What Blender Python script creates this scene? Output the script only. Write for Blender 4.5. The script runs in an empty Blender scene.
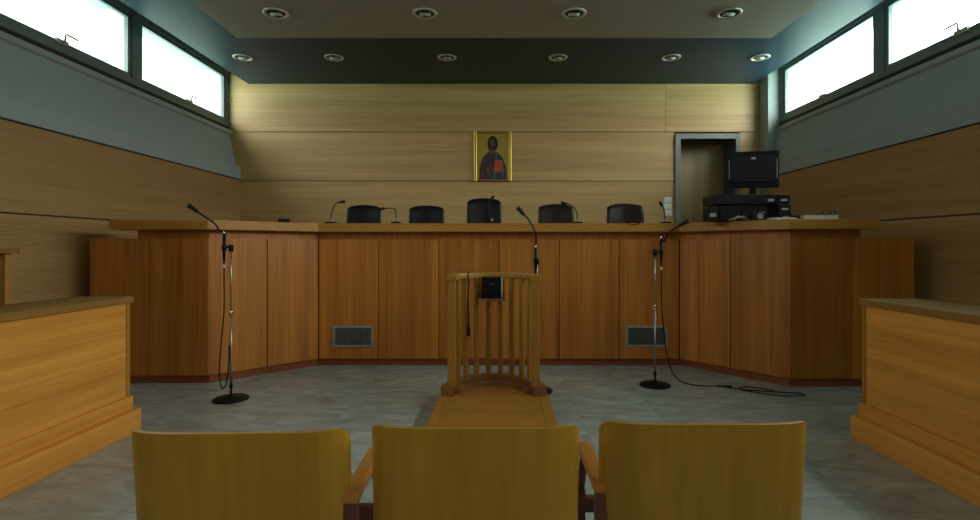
import bpy, bmesh, math, random
from mathutils import Vector, Matrix
random.seed(7)
sc = bpy.context.scene
COL = sc.collection
F = 520.0                      # focal length in pixels of the 980x520 frame
H = 1.27                       # camera height

def P(px, py, d):              # photograph pixel at a given depth -> world point
    return Vector(((px - 500) * d / F, d, H + (247 - py) * d / F))

# ------------------------------------------------------------------ materials
def new_mat(name):
    m = bpy.data.materials.new(name); m.use_nodes = True
    nt = m.node_tree
    return m, nt, nt.nodes['Principled BSDF']

def plain(name, col, rough=0.5, metal=0.0, noise=0.06, nscale=12.0, bump=0.0, spec=0.5):
    m, nt, b = new_mat(name)
    N, L = nt.nodes, nt.links
    tc = N.new('ShaderNodeTexCoord'); no = N.new('ShaderNodeTexNoise')
    no.inputs['Scale'].default_value = nscale; no.inputs['Detail'].default_value = 4
    L.new(tc.outputs['Object'], no.inputs['Vector'])
    r = N.new('ShaderNodeValToRGB')
    r.color_ramp.elements[0].position = 0.3; r.color_ramp.elements[1].position = 0.7
    r.color_ramp.elements[0].color = (*[c * (1 - noise) for c in col], 1)
    r.color_ramp.elements[1].color = (*[min(1, c * (1 + noise)) for c in col], 1)
    L.new(no.outputs['Fac'], r.inputs['Fac']); L.new(r.outputs['Color'], b.inputs['Base Color'])
    b.inputs['Roughness'].default_value = rough; b.inputs['Metallic'].default_value = metal
    b.inputs['Specular IOR Level'].default_value = spec
    if bump:
        bp = N.new('ShaderNodeBump'); bp.inputs['Strength'].default_value = bump; bp.inputs['Distance'].default_value = 0.002
        L.new(no.outputs['Fac'], bp.inputs['Height']); L.new(bp.outputs['Normal'], b.inputs['Normal'])
    return m

def wood(name, c1, c2, axis='z', across=38.0, along=1.1, rough=0.38, vary=0.18, band=5.0, spec=0.5):
    """straight-grained veneer: fine streaks and broad bands running along one axis"""
    m, nt, b = new_mat(name)
    N, L = nt.nodes, nt.links
    tc = N.new('ShaderNodeTexCoord'); oi = N.new('ShaderNodeObjectInfo')
    mul = N.new('ShaderNodeMath'); mul.operation = 'MULTIPLY'; mul.inputs[1].default_value = 37.0
    L.new(oi.outputs['Random'], mul.inputs[0])
    add = N.new('ShaderNodeVectorMath'); add.operation = 'ADD'
    L.new(tc.outputs['Object'], add.inputs[0]); L.new(mul.outputs[0], add.inputs[1])
    def layer(sa, sl, det):
        mp = N.new('ShaderNodeMapping')
        s = [sa, sa, sa]; s['xyz'.index(axis)] = sl
        mp.inputs['Scale'].default_value = s
        L.new(add.outputs[0], mp.inputs['Vector'])
        no = N.new('ShaderNodeTexNoise'); no.inputs['Scale'].default_value = 1.0
        no.inputs['Detail'].default_value = det; no.inputs['Roughness'].default_value = 0.6
        L.new(mp.outputs[0], no.inputs['Vector'])
        return no
    fine = layer(across, along, 5); broad = layer(band, along * 0.25, 2)
    mx = N.new('ShaderNodeMath'); mx.operation = 'ADD'
    h1 = N.new('ShaderNodeMath'); h1.operation = 'MULTIPLY'; h1.inputs[1].default_value = 0.5
    h2 = N.new('ShaderNodeMath'); h2.operation = 'MULTIPLY'; h2.inputs[1].default_value = 0.5
    L.new(fine.outputs['Fac'], h1.inputs[0]); L.new(broad.outputs['Fac'], h2.inputs[0])
    L.new(h1.outputs[0], mx.inputs[0]); L.new(h2.outputs[0], mx.inputs[1])
    r = N.new('ShaderNodeValToRGB')
    r.color_ramp.elements[0].position = 0.37; r.color_ramp.elements[1].position = 0.63
    r.color_ramp.elements[0].color = (*c1, 1); r.color_ramp.elements[1].color = (*c2, 1)
    L.new(mx.outputs[0], r.inputs['Fac'])
    # each board its own tone
    vr = N.new('ShaderNodeMapRange'); vr.inputs['To Min'].default_value = 1 - vary; vr.inputs['To Max'].default_value = 1 + vary * 0.4
    L.new(oi.outputs['Random'], vr.inputs['Value'])
    hs = N.new('ShaderNodeHueSaturation'); L.new(vr.outputs[0], hs.inputs['Value']); L.new(r.outputs['Color'], hs.inputs['Color'])
    L.new(hs.outputs['Color'], b.inputs['Base Color'])
    b.inputs['Roughness'].default_value = rough; b.inputs['Specular IOR Level'].default_value = spec
    bp = N.new('ShaderNodeBump'); bp.inputs['Strength'].default_value = 0.08; bp.inputs['Distance'].default_value = 0.002
    L.new(fine.outputs['Fac'], bp.inputs['Height']); L.new(bp.outputs['Normal'], b.inputs['Normal'])
    return m

def marble():
    m, nt, b = new_mat('grey_marble_tiles')
    N, L = nt.nodes, nt.links
    tc = N.new('ShaderNodeTexCoord')
    mp = N.new('ShaderNodeMapping'); mp.inputs['Scale'].default_value = (1, 1, 1)
    L.new(tc.outputs['Object'], mp.inputs['Vector'])
    br = N.new('ShaderNodeTexBrick')
    br.offset = 0.0; br.inputs['Scale'].default_value = 1.0
    br.inputs['Brick Width'].default_value = 0.6; br.inputs['Row Height'].default_value = 0.6
    br.inputs['Mortar Size'].default_value = 0.003; br.inputs['Mortar Smooth'].default_value = 0.2
    br.inputs['Color1'].default_value = (0.0, 0.0, 0.0, 1); br.inputs['Color2'].default_value = (1, 1, 1, 1)
    br.inputs['Mortar'].default_value = (0.5, 0.5, 0.5, 1)
    L.new(mp.outputs[0], br.inputs['Vector'])
    # veins: noise stretched on a diagonal that differs from tile to tile
    off = N.new('ShaderNodeVectorMath'); off.operation = 'MULTIPLY_ADD'
    off.inputs[1].default_value = (9, 5, 7)
    L.new(br.outputs['Color'], off.inputs[0]); L.new(tc.outputs['Object'], off.inputs[2])
    mp2 = N.new('ShaderNodeMapping'); mp2.inputs['Rotation'].default_value = (0, 0, 0.75); mp2.inputs['Scale'].default_value = (1.5, 3.6, 1)
    L.new(off.outputs[0], mp2.inputs['Vector'])
    n1 = N.new('ShaderNodeTexNoise'); n1.inputs['Scale'].default_value = 1.0; n1.inputs['Detail'].default_value = 7
    n1.inputs['Roughness'].default_value = 0.62; n1.inputs['Distortion'].default_value = 2.2
    L.new(mp2.outputs[0], n1.inputs['Vector'])
    r = N.new('ShaderNodeValToRGB')
    e = r.color_ramp.elements
    e[0].position = 0.30; e[0].color = (0.27, 0.30, 0.285, 1)
    e[1].position = 0.75; e[1].color = (0.54, 0.58, 0.555, 1)
    e2 = e.new(0.52); e2.color = (0.385, 0.425, 0.415, 1)
    L.new(n1.outputs['Fac'], r.inputs['Fac'])
    mix = N.new('ShaderNodeMixRGB'); mix.inputs['Color2'].default_value = (0.2, 0.2, 0.18, 1)
    f = N.new('ShaderNodeMath'); f.operation = 'MULTIPLY'; f.inputs[1].default_value = 0.4
    L.new(br.outputs['Fac'], f.inputs[0]); L.new(f.outputs[0], mix.inputs['Fac'])
    L.new(r.outputs['Color'], mix.inputs['Color1']); L.new(mix.outputs['Color'], b.inputs['Base Color'])
    b.inputs['Roughness'].default_value = 0.22
    return m

def glass():
    m, nt, b = new_mat('window_glass')
    N, L = nt.nodes, nt.links
    N.remove(b)
    t = N.new('ShaderNodeBsdfTransparent'); t.inputs['Color'].default_value = (0.93, 0.985, 0.96, 1)
    g = N.new('ShaderNodeBsdfGlossy'); g.inputs['Roughness'].default_value = 0.02
    mx = N.new('ShaderNodeMixShader')
    fr = N.new('ShaderNodeFresnel'); fr.inputs['IOR'].default_value = 1.4
    ge = N.new('ShaderNodeNewGeometry'); inv = N.new('ShaderNodeMath'); inv.operation = 'SUBTRACT'; inv.inputs[0].default_value = 1.0
    L.new(ge.outputs['Backfacing'], inv.inputs[1])
    ml = N.new('ShaderNodeMath'); ml.operation = 'MULTIPLY'
    L.new(fr.outputs[0], ml.inputs[0]); L.new(inv.outputs[0], ml.inputs[1])
    L.new(ml.outputs[0], mx.inputs[0]); L.new(t.outputs[0], mx.inputs[1]); L.new(g.outputs[0], mx.inputs[2])
    L.new(mx.outputs[0], N['Material Output'].inputs['Surface'])
    return m

M = dict(
    bench=wood('orange_brown_veneer', (0.38, 0.122, 0.017), (0.64, 0.235, 0.036), 'z', vary=0.22, band=9),
    benchtop=wood('honey_veneer_top', (0.38, 0.165, 0.025), (0.50, 0.235, 0.045), 'x', vary=0.0),
    plinth=wood('red_brown_plinth', (0.22, 0.055, 0.018), (0.32, 0.09, 0.03), 'x', vary=0.0, rough=0.3),
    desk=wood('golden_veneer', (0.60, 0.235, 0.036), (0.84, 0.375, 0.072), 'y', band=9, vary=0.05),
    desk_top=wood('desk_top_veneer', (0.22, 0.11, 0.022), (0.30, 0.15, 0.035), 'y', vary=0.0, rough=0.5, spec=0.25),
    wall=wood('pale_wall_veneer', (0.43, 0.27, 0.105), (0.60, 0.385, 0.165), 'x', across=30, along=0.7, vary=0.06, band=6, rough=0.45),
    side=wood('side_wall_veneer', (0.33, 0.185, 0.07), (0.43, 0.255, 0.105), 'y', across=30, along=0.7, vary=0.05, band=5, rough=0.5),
    chair=wood('chair_plywood', (0.38, 0.185, 0.010), (0.50, 0.255, 0.018), 'z', across=45, along=1.5, vary=0.04, rough=0.4),
    chair_arm=wood('chair_arm_wood', (0.36, 0.13, 0.02), (0.50, 0.20, 0.035), 'y', vary=0.05),
    chair_leg=wood('chair_leg_wood', (0.10, 0.028, 0.015), (0.16, 0.045, 0.025), 'z', vary=0.05),
    stand=wood('witness_stand_wood', (0.34, 0.155, 0.02), (0.47, 0.235, 0.04), 'z', vary=0.12),
    stand_floor=wood('witness_floor_wood', (0.35, 0.15, 0.02), (0.47, 0.22, 0.04), 'x', band=9, vary=0.02, rough=0.28),
    stand_dark=wood('witness_curb_wood', (0.22, 0.09, 0.03), (0.30, 0.13, 0.045), 'x', vary=0.05),
    floor=marble(),
    plaster=plain('grey_green_plaster', (0.32, 0.38, 0.385), 0.7, noise=0.03),
    ledge=plain('grey_ledge_paint', (0.40, 0.45, 0.45), 0.6, noise=0.03),
    ceiling=plain('blue_grey_ceiling', (0.03, 0.055, 0.085), 0.45, noise=0.03, spec=0.15),
    soffit=plain('taupe_ceiling', (0.42, 0.40, 0.36), 0.8, noise=0.05, nscale=60),
    outer=plain('outside_render', (0.55, 0.68, 0.62), 0.8, noise=0.03),
    frame=plain('dark_green_grey_metal', (0.14, 0.175, 0.17), 0.4, noise=0.05),
    gap=plain('dark_gap', (0.03, 0.02, 0.012), 0.8),
    steel=plain('grey_steel', (0.36, 0.37, 0.34), 0.45, 0.2, noise=0.03),
    chrome=plain('chrome', (0.75, 0.75, 0.72), 0.18, 1.0, noise=0.02),
    chrome_dull=plain('dull_chrome', (0.36, 0.36, 0.34), 0.38, 1.0, noise=0.02),
    black=plain('black_plastic', (0.004, 0.005, 0.008), 0.45, noise=0.1, spec=0.25),
    black_rough=plain('black_foam', (0.012, 0.012, 0.013), 0.9, noise=0.15, nscale=200),
    navy=plain('dark_grey_plastic', (0.008, 0.010, 0.015), 0.5, noise=0.1, spec=0.3),
    leather=plain('black_leather', (0.006, 0.006, 0.010), 0.42, spec=0.3, noise=0.15, nscale=30, bump=0.3),
    leather_tinted=plain('black_leather_light_tint', (0.022, 0.010, 0.012), 0.42, spec=0.35, noise=0.15, nscale=30, bump=0.3),  # black leather with the reddish cast of the light put into its colour
    white=plain('white_plastic', (0.75, 0.76, 0.72), 0.4, noise=0.02),
    paper=plain('white_paper', (0.72, 0.72, 0.68), 0.8, noise=0.03),
    gold=plain('gilt_frame', (0.75, 0.52, 0.12), 0.3, 0.75, noise=0.12, nscale=40),
    goldleaf=plain('gold_leaf_ground', (0.42, 0.30, 0.045), 0.45, 0.25, noise=0.12, nscale=40),
    brown=plain('dark_brown_paint', (0.025, 0.013, 0.009), 0.6),
    skin=plain('brown_paint', (0.11, 0.06, 0.035), 0.6),
    blue=plain('deep_blue_paint', (0.018, 0.035, 0.055), 0.6, noise=0.5, nscale=30),
    maroon=plain('maroon_paint', (0.06, 0.018, 0.018), 0.6, noise=0.5, nscale=30),
    red=plain('red_paint', (0.42, 0.06, 0.02), 0.6, noise=0.2, nscale=60),
    door=wood('door_leaf_veneer', (0.36, 0.24, 0.10), (0.48, 0.34, 0.155), 'z', vary=0.0),
    recess=plain('shaded_recess_tone', (0.05, 0.055, 0.06), 0.7),  # shade inside the door recess put into a dark base colour
    bulb=plain('frosted_lamp', (0.45, 0.45, 0.42), 0.3),
    dark=plain('dark_lamp_inside', (0.03, 0.03, 0.03), 0.5),
    slat=plain('grey_slats', (0.16, 0.18, 0.18), 0.5, noise=0.03),
    door_frame=plain('grey_door_frame', (0.20, 0.21, 0.20), 0.5, noise=0.03),
    trim=plain('pale_lamp_trim', (0.62, 0.60, 0.52), 0.35, 0.3, noise=0.03),
    fold=plain('pale_blue_paint', (0.07, 0.12, 0.13), 0.6, noise=0.4, nscale=50),
    emblem=plain('dim_grey_print', (0.035, 0.038, 0.045), 0.5, noise=0.03),
    glass=glass(),
)

# ------------------------------------------------------------------ mesh helpers
class MB:
    def __init__(s): s.bm = bmesh.new()
    def box(s, x0, x1, y0, y1, z0, z1, rot=None, about=None):
        vs = [s.bm.verts.new(p) for p in ((x0,y0,z0),(x1,y0,z0),(x1,y1,z0),(x0,y1,z0),(x0,y0,z1),(x1,y0,z1),(x1,y1,z1),(x0,y1,z1))]
        for f in ((0,3,2,1),(4,5,6,7),(0,1,5,4),(1,2,6,5),(2,3,7,6),(3,0,4,7)):
            s.bm.faces.new([vs[i] for i in f])
        if rot is not None:
            bmesh.ops.rotate(s.bm, verts=vs, cent=about or Vector(((x0+x1)/2,(y0+y1)/2,(z0+z1)/2)), matrix=rot)
        return s
    def prism(s, pts, z0, z1):                    # plan polygon, counter-clockwise
        n = len(pts)
        a = [s.bm.verts.new((p[0], p[1], z0)) for p in pts]; b = [s.bm.verts.new((p[0], p[1], z1)) for p in pts]
        s.bm.faces.new(a[::-1]); s.bm.faces.new(b)
        for i in range(n): s.bm.faces.new((a[i], a[(i+1)%n], b[(i+1)%n], b[i]))
        return s
    def extrude(s, prof, axis, t0, t1):           # closed profile extruded along x or y
        def mk(u, v, t): return (t, u, v) if axis == 'x' else (u, t, v)
        n = len(prof)
        a = [s.bm.verts.new(mk(u, v, t0)) for u, v in prof]; b = [s.bm.verts.new(mk(u, v, t1)) for u, v in prof]
        s.bm.faces.new(a); s.bm.faces.new(b[::-1])
        for i in range(n): s.bm.faces.new((a[i], b[i], b[(i+1)%n], a[(i+1)%n]))
        return s
    def tube(s, pts, r, seg=10, r1=None):
        pts = [Vector(p) for p in pts]; n = len(pts)
        r1 = r if r1 is None else r1
        rings = []; up = None
        for i, p in enumerate(pts):
            t = (pts[min(i+1, n-1)] - pts[max(i-1, 0)]).normalized()
            if up is None:
                up = Vector((0,0,1)) if abs(t.z) < 0.9 else Vector((1,0,0))
            u = (up - t * up.dot(t)).normalized(); v = t.cross(u); up = u
            rr = r + (r1 - r) * i / max(1, n-1)
            rings.append([s.bm.verts.new(p + (u*math.cos(a) + v*math.sin(a)) * rr) for a in [2*math.pi*k/seg for k in range(seg)]])
        for i in range(n-1):
            for k in range(seg):
                f = s.bm.faces.new((rings[i][k], rings[i][(k+1)%seg], rings[i+1][(k+1)%seg], rings[i+1][k])); f.smooth = True
        s.bm.faces.new(rings[0][::-1]); s.bm.faces.new(rings[-1])
        return s
    def lathe(s, prof, c=(0,0,0), seg=28, mat=None):    # (r, z) profile about a vertical axis
        c = Vector(c); rings = []; made = []
        for r, z in prof:
            if r < 1e-6:
                v = s.bm.verts.new(c + Vector((0,0,z))); rings.append([v]); made.append(v)
            else:
                ring = [s.bm.verts.new(c + Vector((r*math.cos(2*math.pi*k/seg), r*math.sin(2*math.pi*k/seg), z))) for k in range(seg)]
                rings.append(ring); made += ring
        for a, b in zip(rings, rings[1:]):
            for k in range(seg):
                k2 = (k+1) % seg
                if len(a) == 1 and len(b) == 1: continue
                if len(a) == 1: f = s.bm.faces.new((a[0], b[k], b[k2]))
                elif len(b) == 1: f = s.bm.faces.new((a[k2], a[k], b[0]))
                else: f = s.bm.faces.new((a[k2], a[k], b[k], b[k2]))
                f.smooth = True
        if mat is not None:
            bmesh.ops.transform(s.bm, matrix=mat, verts=made)
        return s
    def build(s, name, mat, parent=None, bevel=0.0, subsurf=0):
        bmesh.ops.recalc_face_normals(s.bm, faces=s.bm.faces)
        if parent is not None:
            p = parent; off = Vector((0,0,0))
            while p is not None: off += p.location; p = p.parent
            bmesh.ops.translate(s.bm, verts=s.bm.verts, vec=-off)
        me = bpy.data.meshes.new(name); s.bm.to_mesh(me); s.bm.free()
        me.materials.append(mat)
        o = bpy.data.objects.new(name, me); COL.objects.link(o)
        if parent is not None: o.parent = parent
        if bevel:
            md = o.modifiers.new('bevel', 'BEVEL'); md.width = bevel; md.segments = 2
            md.limit_method = 'ANGLE'; md.angle_limit = math.radians(40)
        if subsurf:
            md = o.modifiers.new('smooth', 'SUBSURF'); md.levels = subsurf; md.render_levels = subsurf
        return o

def tag(o, label=None, cat=None, group=None, kind=None):
    if label: o['label'] = label
    if cat: o['category'] = cat
    if group: o['group'] = group
    if kind: o['kind'] = kind
    return o
def thing(name, label, cat, loc, group=None):
    o = bpy.data.objects.new(name, None); COL.objects.link(o)
    o.location = loc; o.empty_display_size = 0.1
    return tag(o, label, cat, group)
def struct(o, label=None, cat=None):
    return tag(o, label, cat, kind='structure')
def copy_tree(o, parent=None):
    c = o.copy(); COL.objects.link(c)
    if parent is not None: c.parent = parent
    for ch in [x for x in o.children]:
        copy_tree(ch, c)
    return c
def smooth_path(pts, n=10):                      # Catmull-Rom through points
    pts = [Vector(p) for p in pts]
    q = [pts[0]*2 - pts[1]] + pts + [pts[-1]*2 - pts[-2]]
    out = []
    for i in range(1, len(q)-2):
        for k in range(n):
            t = k / n
            a, b, c, d = q[i-1], q[i], q[i+1], q[i+2]
            out.append(0.5*((2*b) + (c-a)*t + (2*a-5*b+4*c-d)*t*t + (3*b-3*c+d-a)*t**3))
    out.append(pts[-1])
    return out
def offset_line(pts, d):                         # offset an open polyline; d > 0 towards the camera side (right of travel +x)
    out = []
    n = len(pts)
    for i in range(n):
        ns = []
        for j in (i-1, i):
            if 0 <= j < n-1:
                t = (Vector(pts[j+1]) - Vector(pts[j])).normalized(); ns.append(Vector((t.y, -t.x)))
        if len(ns) == 2:
            m = (ns[0] + ns[1]).normalized(); k = d / m.dot(ns[0])
        else: m, k = ns[0], d
        out.append(Vector(pts[i]) + m * k)
    return out
def strip(mb, line, front, back, z0, z1):        # wall-like band following a polyline
    a = offset_line(line, front); b = offset_line(line, -back)
    for i in range(len(line)-1):
        mb.prism([a[i], a[i+1], b[i+1], b[i]], z0, z1)
    return mb

# ------------------------------------------------------------------ the room
REAR = -4.4
BACK = 8.0
struct(MB().box(-4.6, 4.6, REAR-0.2, 9.2, -0.15, 0).build('floor', M['floor']), 'grey veined marble tile floor', 'floor')

CZ = 3.78                                        # underside of the rear ceiling strip
c = MB().box(-3.87, 3.91, REAR, BACK+0.02, CZ, 4.22).build('ceiling', M['ceiling'])
struct(c, 'blue grey ceiling beyond the dropped panel', 'ceiling')
struct(MB().box(-2.97, 3.07, REAR, 5.87, CZ-0.15, CZ).build('ceiling_soffit', M['soffit']), 'taupe dropped ceiling panel with four downlights', 'ceiling')
struct(MB().box(-4.6, 4.6, REAR-0.2, BACK+1.2, 4.22, 4.4).build('ceiling_slab', M['plaster']), 'roof slab above the ceiling', 'ceiling')

PITCH = 2.03
def side_wall(name, sgn, far, wname0):
    """sloping plaster sill wall over timber panels, header above the windows; built for the left and mirrored for the right"""
    X = lambda v: v * sgn
    w = MB()
    prof = [(-4.60, 0), (-4.02, 0), (-4.02, 2.31), (-3.99, 2.31), (-3.99, 2.50), (-4.06, 2.52), (-4.155, 2.99), (-4.125, 3.005), (-4.125, 3.06), (-4.20, 3.075), (-4.60, 3.05)]
    w.extrude([(X(u), v) for u, v in (prof if sgn > 0 else prof[::-1])], 'y', REAR-0.2, BACK+0.15)
    o = w.build(name, M['plaster'], None, 0.008)
    side = 'left' if sgn > 0 else 'right'
    struct(o, f'grey plaster and timber panelled {side} wall under high windows', 'wall')
    h = MB(); a, b = sorted((X(-4.60), X(-4.17))); h.box(a, b, REAR-0.2, BACK+0.15, 3.97, 4.22)
    h.build('window_header', M['plaster'], o)
    # outside piers between the windows
    pr = MB(); a, b = sorted((X(-4.60), X(-4.235)))
    y = far
    k = 0
    while y > REAR:
        pr.box(a, b, y-0.07, y+0.07 if k else BACK+0.15, 3.0, 4.0); y -= PITCH; k += 1
    pr.box(a, b, REAR-0.2, y+PITCH-0.07 if y+PITCH < REAR+0.5 else REAR, 3.0, 4.0)
    pr.build('outside_pier', M['outer'], o)
    # ribbed timber panels: one above, one below the shadow groove
    def ribbed(z0, z1, nm, dp):
        p = [(-4.018, z0)]
        pitch = 0.021; z = z0
        p.append((-4.0, z0))
        z = z0 + 0.045
        while z + pitch < z1 - 0.03:
            p += [(-4.0, z), (-4.0 - dp, z + 0.003), (-4.0 - dp, z + 0.008), (-4.0, z + 0.011)]
            z += pitch
        p += [(-4.0, z1), (-4.018, z1)]
        q = MB().extrude([(X(u), v) for u, v in (p if sgn > 0 else p[::-1])], 'y', REAR, BACK-0.002)
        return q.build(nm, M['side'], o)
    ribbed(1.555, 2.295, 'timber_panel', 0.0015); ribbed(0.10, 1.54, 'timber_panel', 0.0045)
    g = MB(); a, b = sorted((X(-4.0185), X(-4.010))); g.box(a, b, REAR, BACK-0.002, 1.54, 1.555); g.box(a, b, REAR, BACK-0.002, 2.295, 2.312)
    g.build('shadow_groove', M['gap'], o)
    bb = MB(); a, b = sorted((X(-4.02), X(-3.985))); bb.box(a, b, REAR, BACK-0.002, 0, 0.1); bb.build('baseboard', M['plinth'], o)
    return o

wl = side_wall('wall_left', 1, 8.0, 1)
wr = side_wall('wall_right', -1, 7.75, 7)

# windows: one unit built once per side, copied along the wall
def window_unit(sgn):
    X = lambda v: v * sgn
    root = bpy.data.objects.new('window', None); COL.objects.link(root)
    def bx(mb, x0, x1, *r):
        a, b = sorted((X(x0), X(x1))); mb.box(a, b, *r)
    L = PITCH
    f = MB()                                     # fixed outer frame
    bx(f, -4.24, -4.17, -L+0.0, 0, 3.12, 3.18); bx(f, -4.24, -4.17, -L, 0, 3.91, 3.97)
    bx(f, -4.24, -4.17, -0.065, 0, 3.18, 3.91); bx(f, -4.24, -4.17, -L, -L+0.065, 3.18, 3.91)
    f.build('frame', M['frame'], root, 0.004)
    s = MB()                                     # opening sash
    bx(s, -4.235, -4.185, -L+0.07, -0.07, 3.185, 3.235); bx(s, -4.235, -4.185, -L+0.07, -0.07, 3.86, 3.905)
    bx(s, -4.235, -4.185, -0.12, -0.07, 3.235, 3.86); bx(s, -4.235, -4.185, -L+0.07, -L+0.12, 3.235, 3.86)
    s.build('sash', M['frame'], root, 0.004)
    p = MB(); bx(p, -4.213, -4.207, -L+0.12, -0.12, 3.235, 3.86); p.build('pane', M['glass'], root)
    h = MB(); bx(h, -4.185, -4.165, -L/2-0.07, -L/2+0.07, 3.20, 3.245)
    hy = -L/2
    h.tube([(X(-4.165), hy, 3.225), (X(-4.145), hy, 3.235), (X(-4.14), hy, 3.29), (X(-4.135), hy+0.012, 3.298), (X(-4.12), hy+0.12, 3.285)], 0.010, 8)
    h.build('handle', M['steel'], root)
    sl = MB(); bx(sl, -4.24, -4.175, -L, 0, 3.055, 3.12); sl.build('dark_bottom_gap', M['gap'], root)  # dark strip standing in for the shaded gap between frame and sill
    return root
n = 0
for sgn, far, side in ((1, 8.0, 'left'), (-1, 7.75, 'right')):
    proto = window_unit(sgn)
    for k in range(6):
        n += 1
        o = proto if k == 0 else copy_tree(proto)
        o.location = (0, far - k*PITCH, 0); o.name = f'window_{n}'
        nth = ('farthest', 'second', 'third', 'fourth', 'fifth', 'last')[k]
        struct(o, f'{nth} dark framed high window from the back on the {side} wall', 'window')

# plaster pilaster in the right-hand far corner
struct(MB().box(4.0, 4.3, 7.755, BACK+0.02, 0.6, 4.22).build('wall_pilaster', M['plaster']), 'pale plaster pilaster in the right rear corner', 'wall')

# back wall with a door recess
DX0, DX1, DZ1 = 2.77, 3.62, 2.93
wb = MB()
wb.box(-4.6, DX0-0.03, BACK+0.02, BACK+0.5, 0, 4.22); wb.box(DX1+0.03, 4.6, BACK+0.02, BACK+0.5, 0, 4.22); wb.box(DX0-0.03, DX1+0.03, BACK+0.02, BACK+0.5, DZ1+0.03, 4.22); wb.box(DX0, DX1, BACK+0.02, BACK+0.5, 0, 0.3)
wback = struct(wb.build('wall_back', M['gap']), 'pale timber panelled back wall', 'wall')
rows = [(3.045, 4.05), (2.29, 3.035), (0.6, 2.28)]
FX0, FX1, FZ1 = 2.69, 3.69, 3.01
def panel(x0, x1, z0, z1): MB().box(x0, x1, BACK, BACK+0.022, z0, z1).build('timber_panel', M['wall'], wback, 0.002)
panel(-4.17, 2.545, *rows[0]); panel(2.549, 3.995, *rows[0])
panel(-4.17, 2.687, *rows[1]); panel(3.693, 3.995, *rows[1])
panel(-4.17, 2.687, *rows[2]); panel(3.693, 3.995, *rows[2])
# recess lining
rl = MB()
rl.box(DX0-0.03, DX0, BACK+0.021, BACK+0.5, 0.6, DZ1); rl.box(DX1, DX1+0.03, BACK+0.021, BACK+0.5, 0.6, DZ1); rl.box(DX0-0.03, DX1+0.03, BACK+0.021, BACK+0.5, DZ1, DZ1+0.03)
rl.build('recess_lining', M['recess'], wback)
door = struct(MB().box(DX0+0.002, DX1-0.002, BACK+0.42, BACK+0.46, 0.602, DZ1-0.002).build('door_1', M['door'], None, 0.003), 'plain timber door set deep in a grey metal frame', 'door')
hd = MB(); hd.tube([(DX0+0.09, BACK+0.42, 1.65), (DX0+0.09, BACK+0.37, 1.65), (DX0+0.2, BACK+0.365, 1.65)], 0.01, 8); hd.build('door_handle', M['steel'], door)
fr = MB()
fr.box(FX0, DX0, BACK-0.03, BACK+0.02, 0.6, FZ1); fr.box(DX1, FX1, BACK-0.03, BACK+0.02, 0.6, FZ1); fr.box(DX0, DX1, BACK-0.03, BACK+0.02, DZ1, FZ1)
fr.build('door_frame', M['door_frame'], door, 0.004)
# rear wall behind the photographer and the raised dais behind the bench
struct(MB().box(-4.6, 4.6, REAR-0.2, REAR, 0, 4.22).build('wall_rear', M['wall']), 'timber wall behind the public seats', 'wall')
struct(MB().box(-3.98, 3.98, 5.95, BACK+0.02, 0, 0.6).box(DX0, DX1, BACK+0.02, BACK+0.5, 0.3, 0.6).build('floor_dais', M['stand_floor']), 'raised dais floor behind the bench', 'floor')

# ------------------------------------------------------------------ ceiling downlights
def downlight(loc, label, group):
    x, y, z = loc
    t = thing('recessed_downlight', label, 'ceiling light', loc, group)
    MB().lathe([(0.092, 0.0), (0.118, -0.001), (0.126, -0.006), (0.122, -0.012), (0.105, -0.016), (0.090, -0.010), (0.092, 0.0)], loc, 32).build('trim_ring', M['trim'], t)
    MB().lathe([(0.092, -0.006), (0.080, -0.003), (0.060, -0.002), (0.030, -0.0015), (0.0, -0.0015)], loc, 32).build('reflector', M['dark'], t)
    b = MB(); b.tube([(x-0.055, y-0.012, z-0.012), (x+0.055, y-0.012, z-0.012)], 0.012, 10); b.tube([(x-0.055, y+0.022, z-0.012), (x+0.055, y+0.022, z-0.012)], 0.012, 10)
    b.build('lamp', M['bulb'], t)
    return t
# real cans: cut nothing, the reflectors sit shallow in the panel
order4 = ('leftmost', 'second from the left', 'third from the left', 'rightmost')
for k, px in enumerate((276, 425, 574, 729)):
    p = P(px, 13 - 0.4*k, 5.24)
    downlight((p.x, 5.24, CZ-0.15), f'round chrome downlight, {order4[k]} of the front row in the taupe dropped ceiling', 'downlights in the dropped ceiling')
order6 = ('leftmost, beside the left window', 'second from the left', 'third from the left', 'third from the right', 'second from the right', 'rightmost, beside the right window')
for k, px in enumerate((243, 334, 447, 558, 671, 760)):
    p = P(px, 57, 6.87)
    downlight((p.x, 6.87, CZ), f'round chrome downlight, {order6[k]} in the rear blue ceiling strip', 'downlights in the rear ceiling strip')

# ------------------------------------------------------------------ the judges' bench
LINE = [(-3.80, 4.82), (-2.70, 4.82), (-1.94, 5.55), (1.92, 5.55), (2.62, 4.70), (3.745, 4.70)]
bench = thing('judges_bench', 'long angled brown timber judges bench with pale top', 'bench', (0, 5.3, 0))
strip(MB(), LINE, -0.02, 0.06, 0.075, 1.345).build('carcass', M['gap'], bench)
strip(MB(), LINE, -0.035, 0.06, 0.0, 0.075).build('plinth', M['plinth'], bench, 0.003)
NECK = [(-3.38, 4.82)] + LINE[1:5] + [(3.28, 4.70)]
strip(MB(), NECK, -0.03, 0.06, 1.345, 1.43).build('frieze', M['bench'], bench)
TOP = [(-3.57, 4.82)] + LINE[1:5] + [(3.38, 4.70)]
strip(MB(), TOP, 0.075, 0.50, 1.43, 1.52).build('countertop', M['benchtop'], bench, 0.004)
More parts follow.
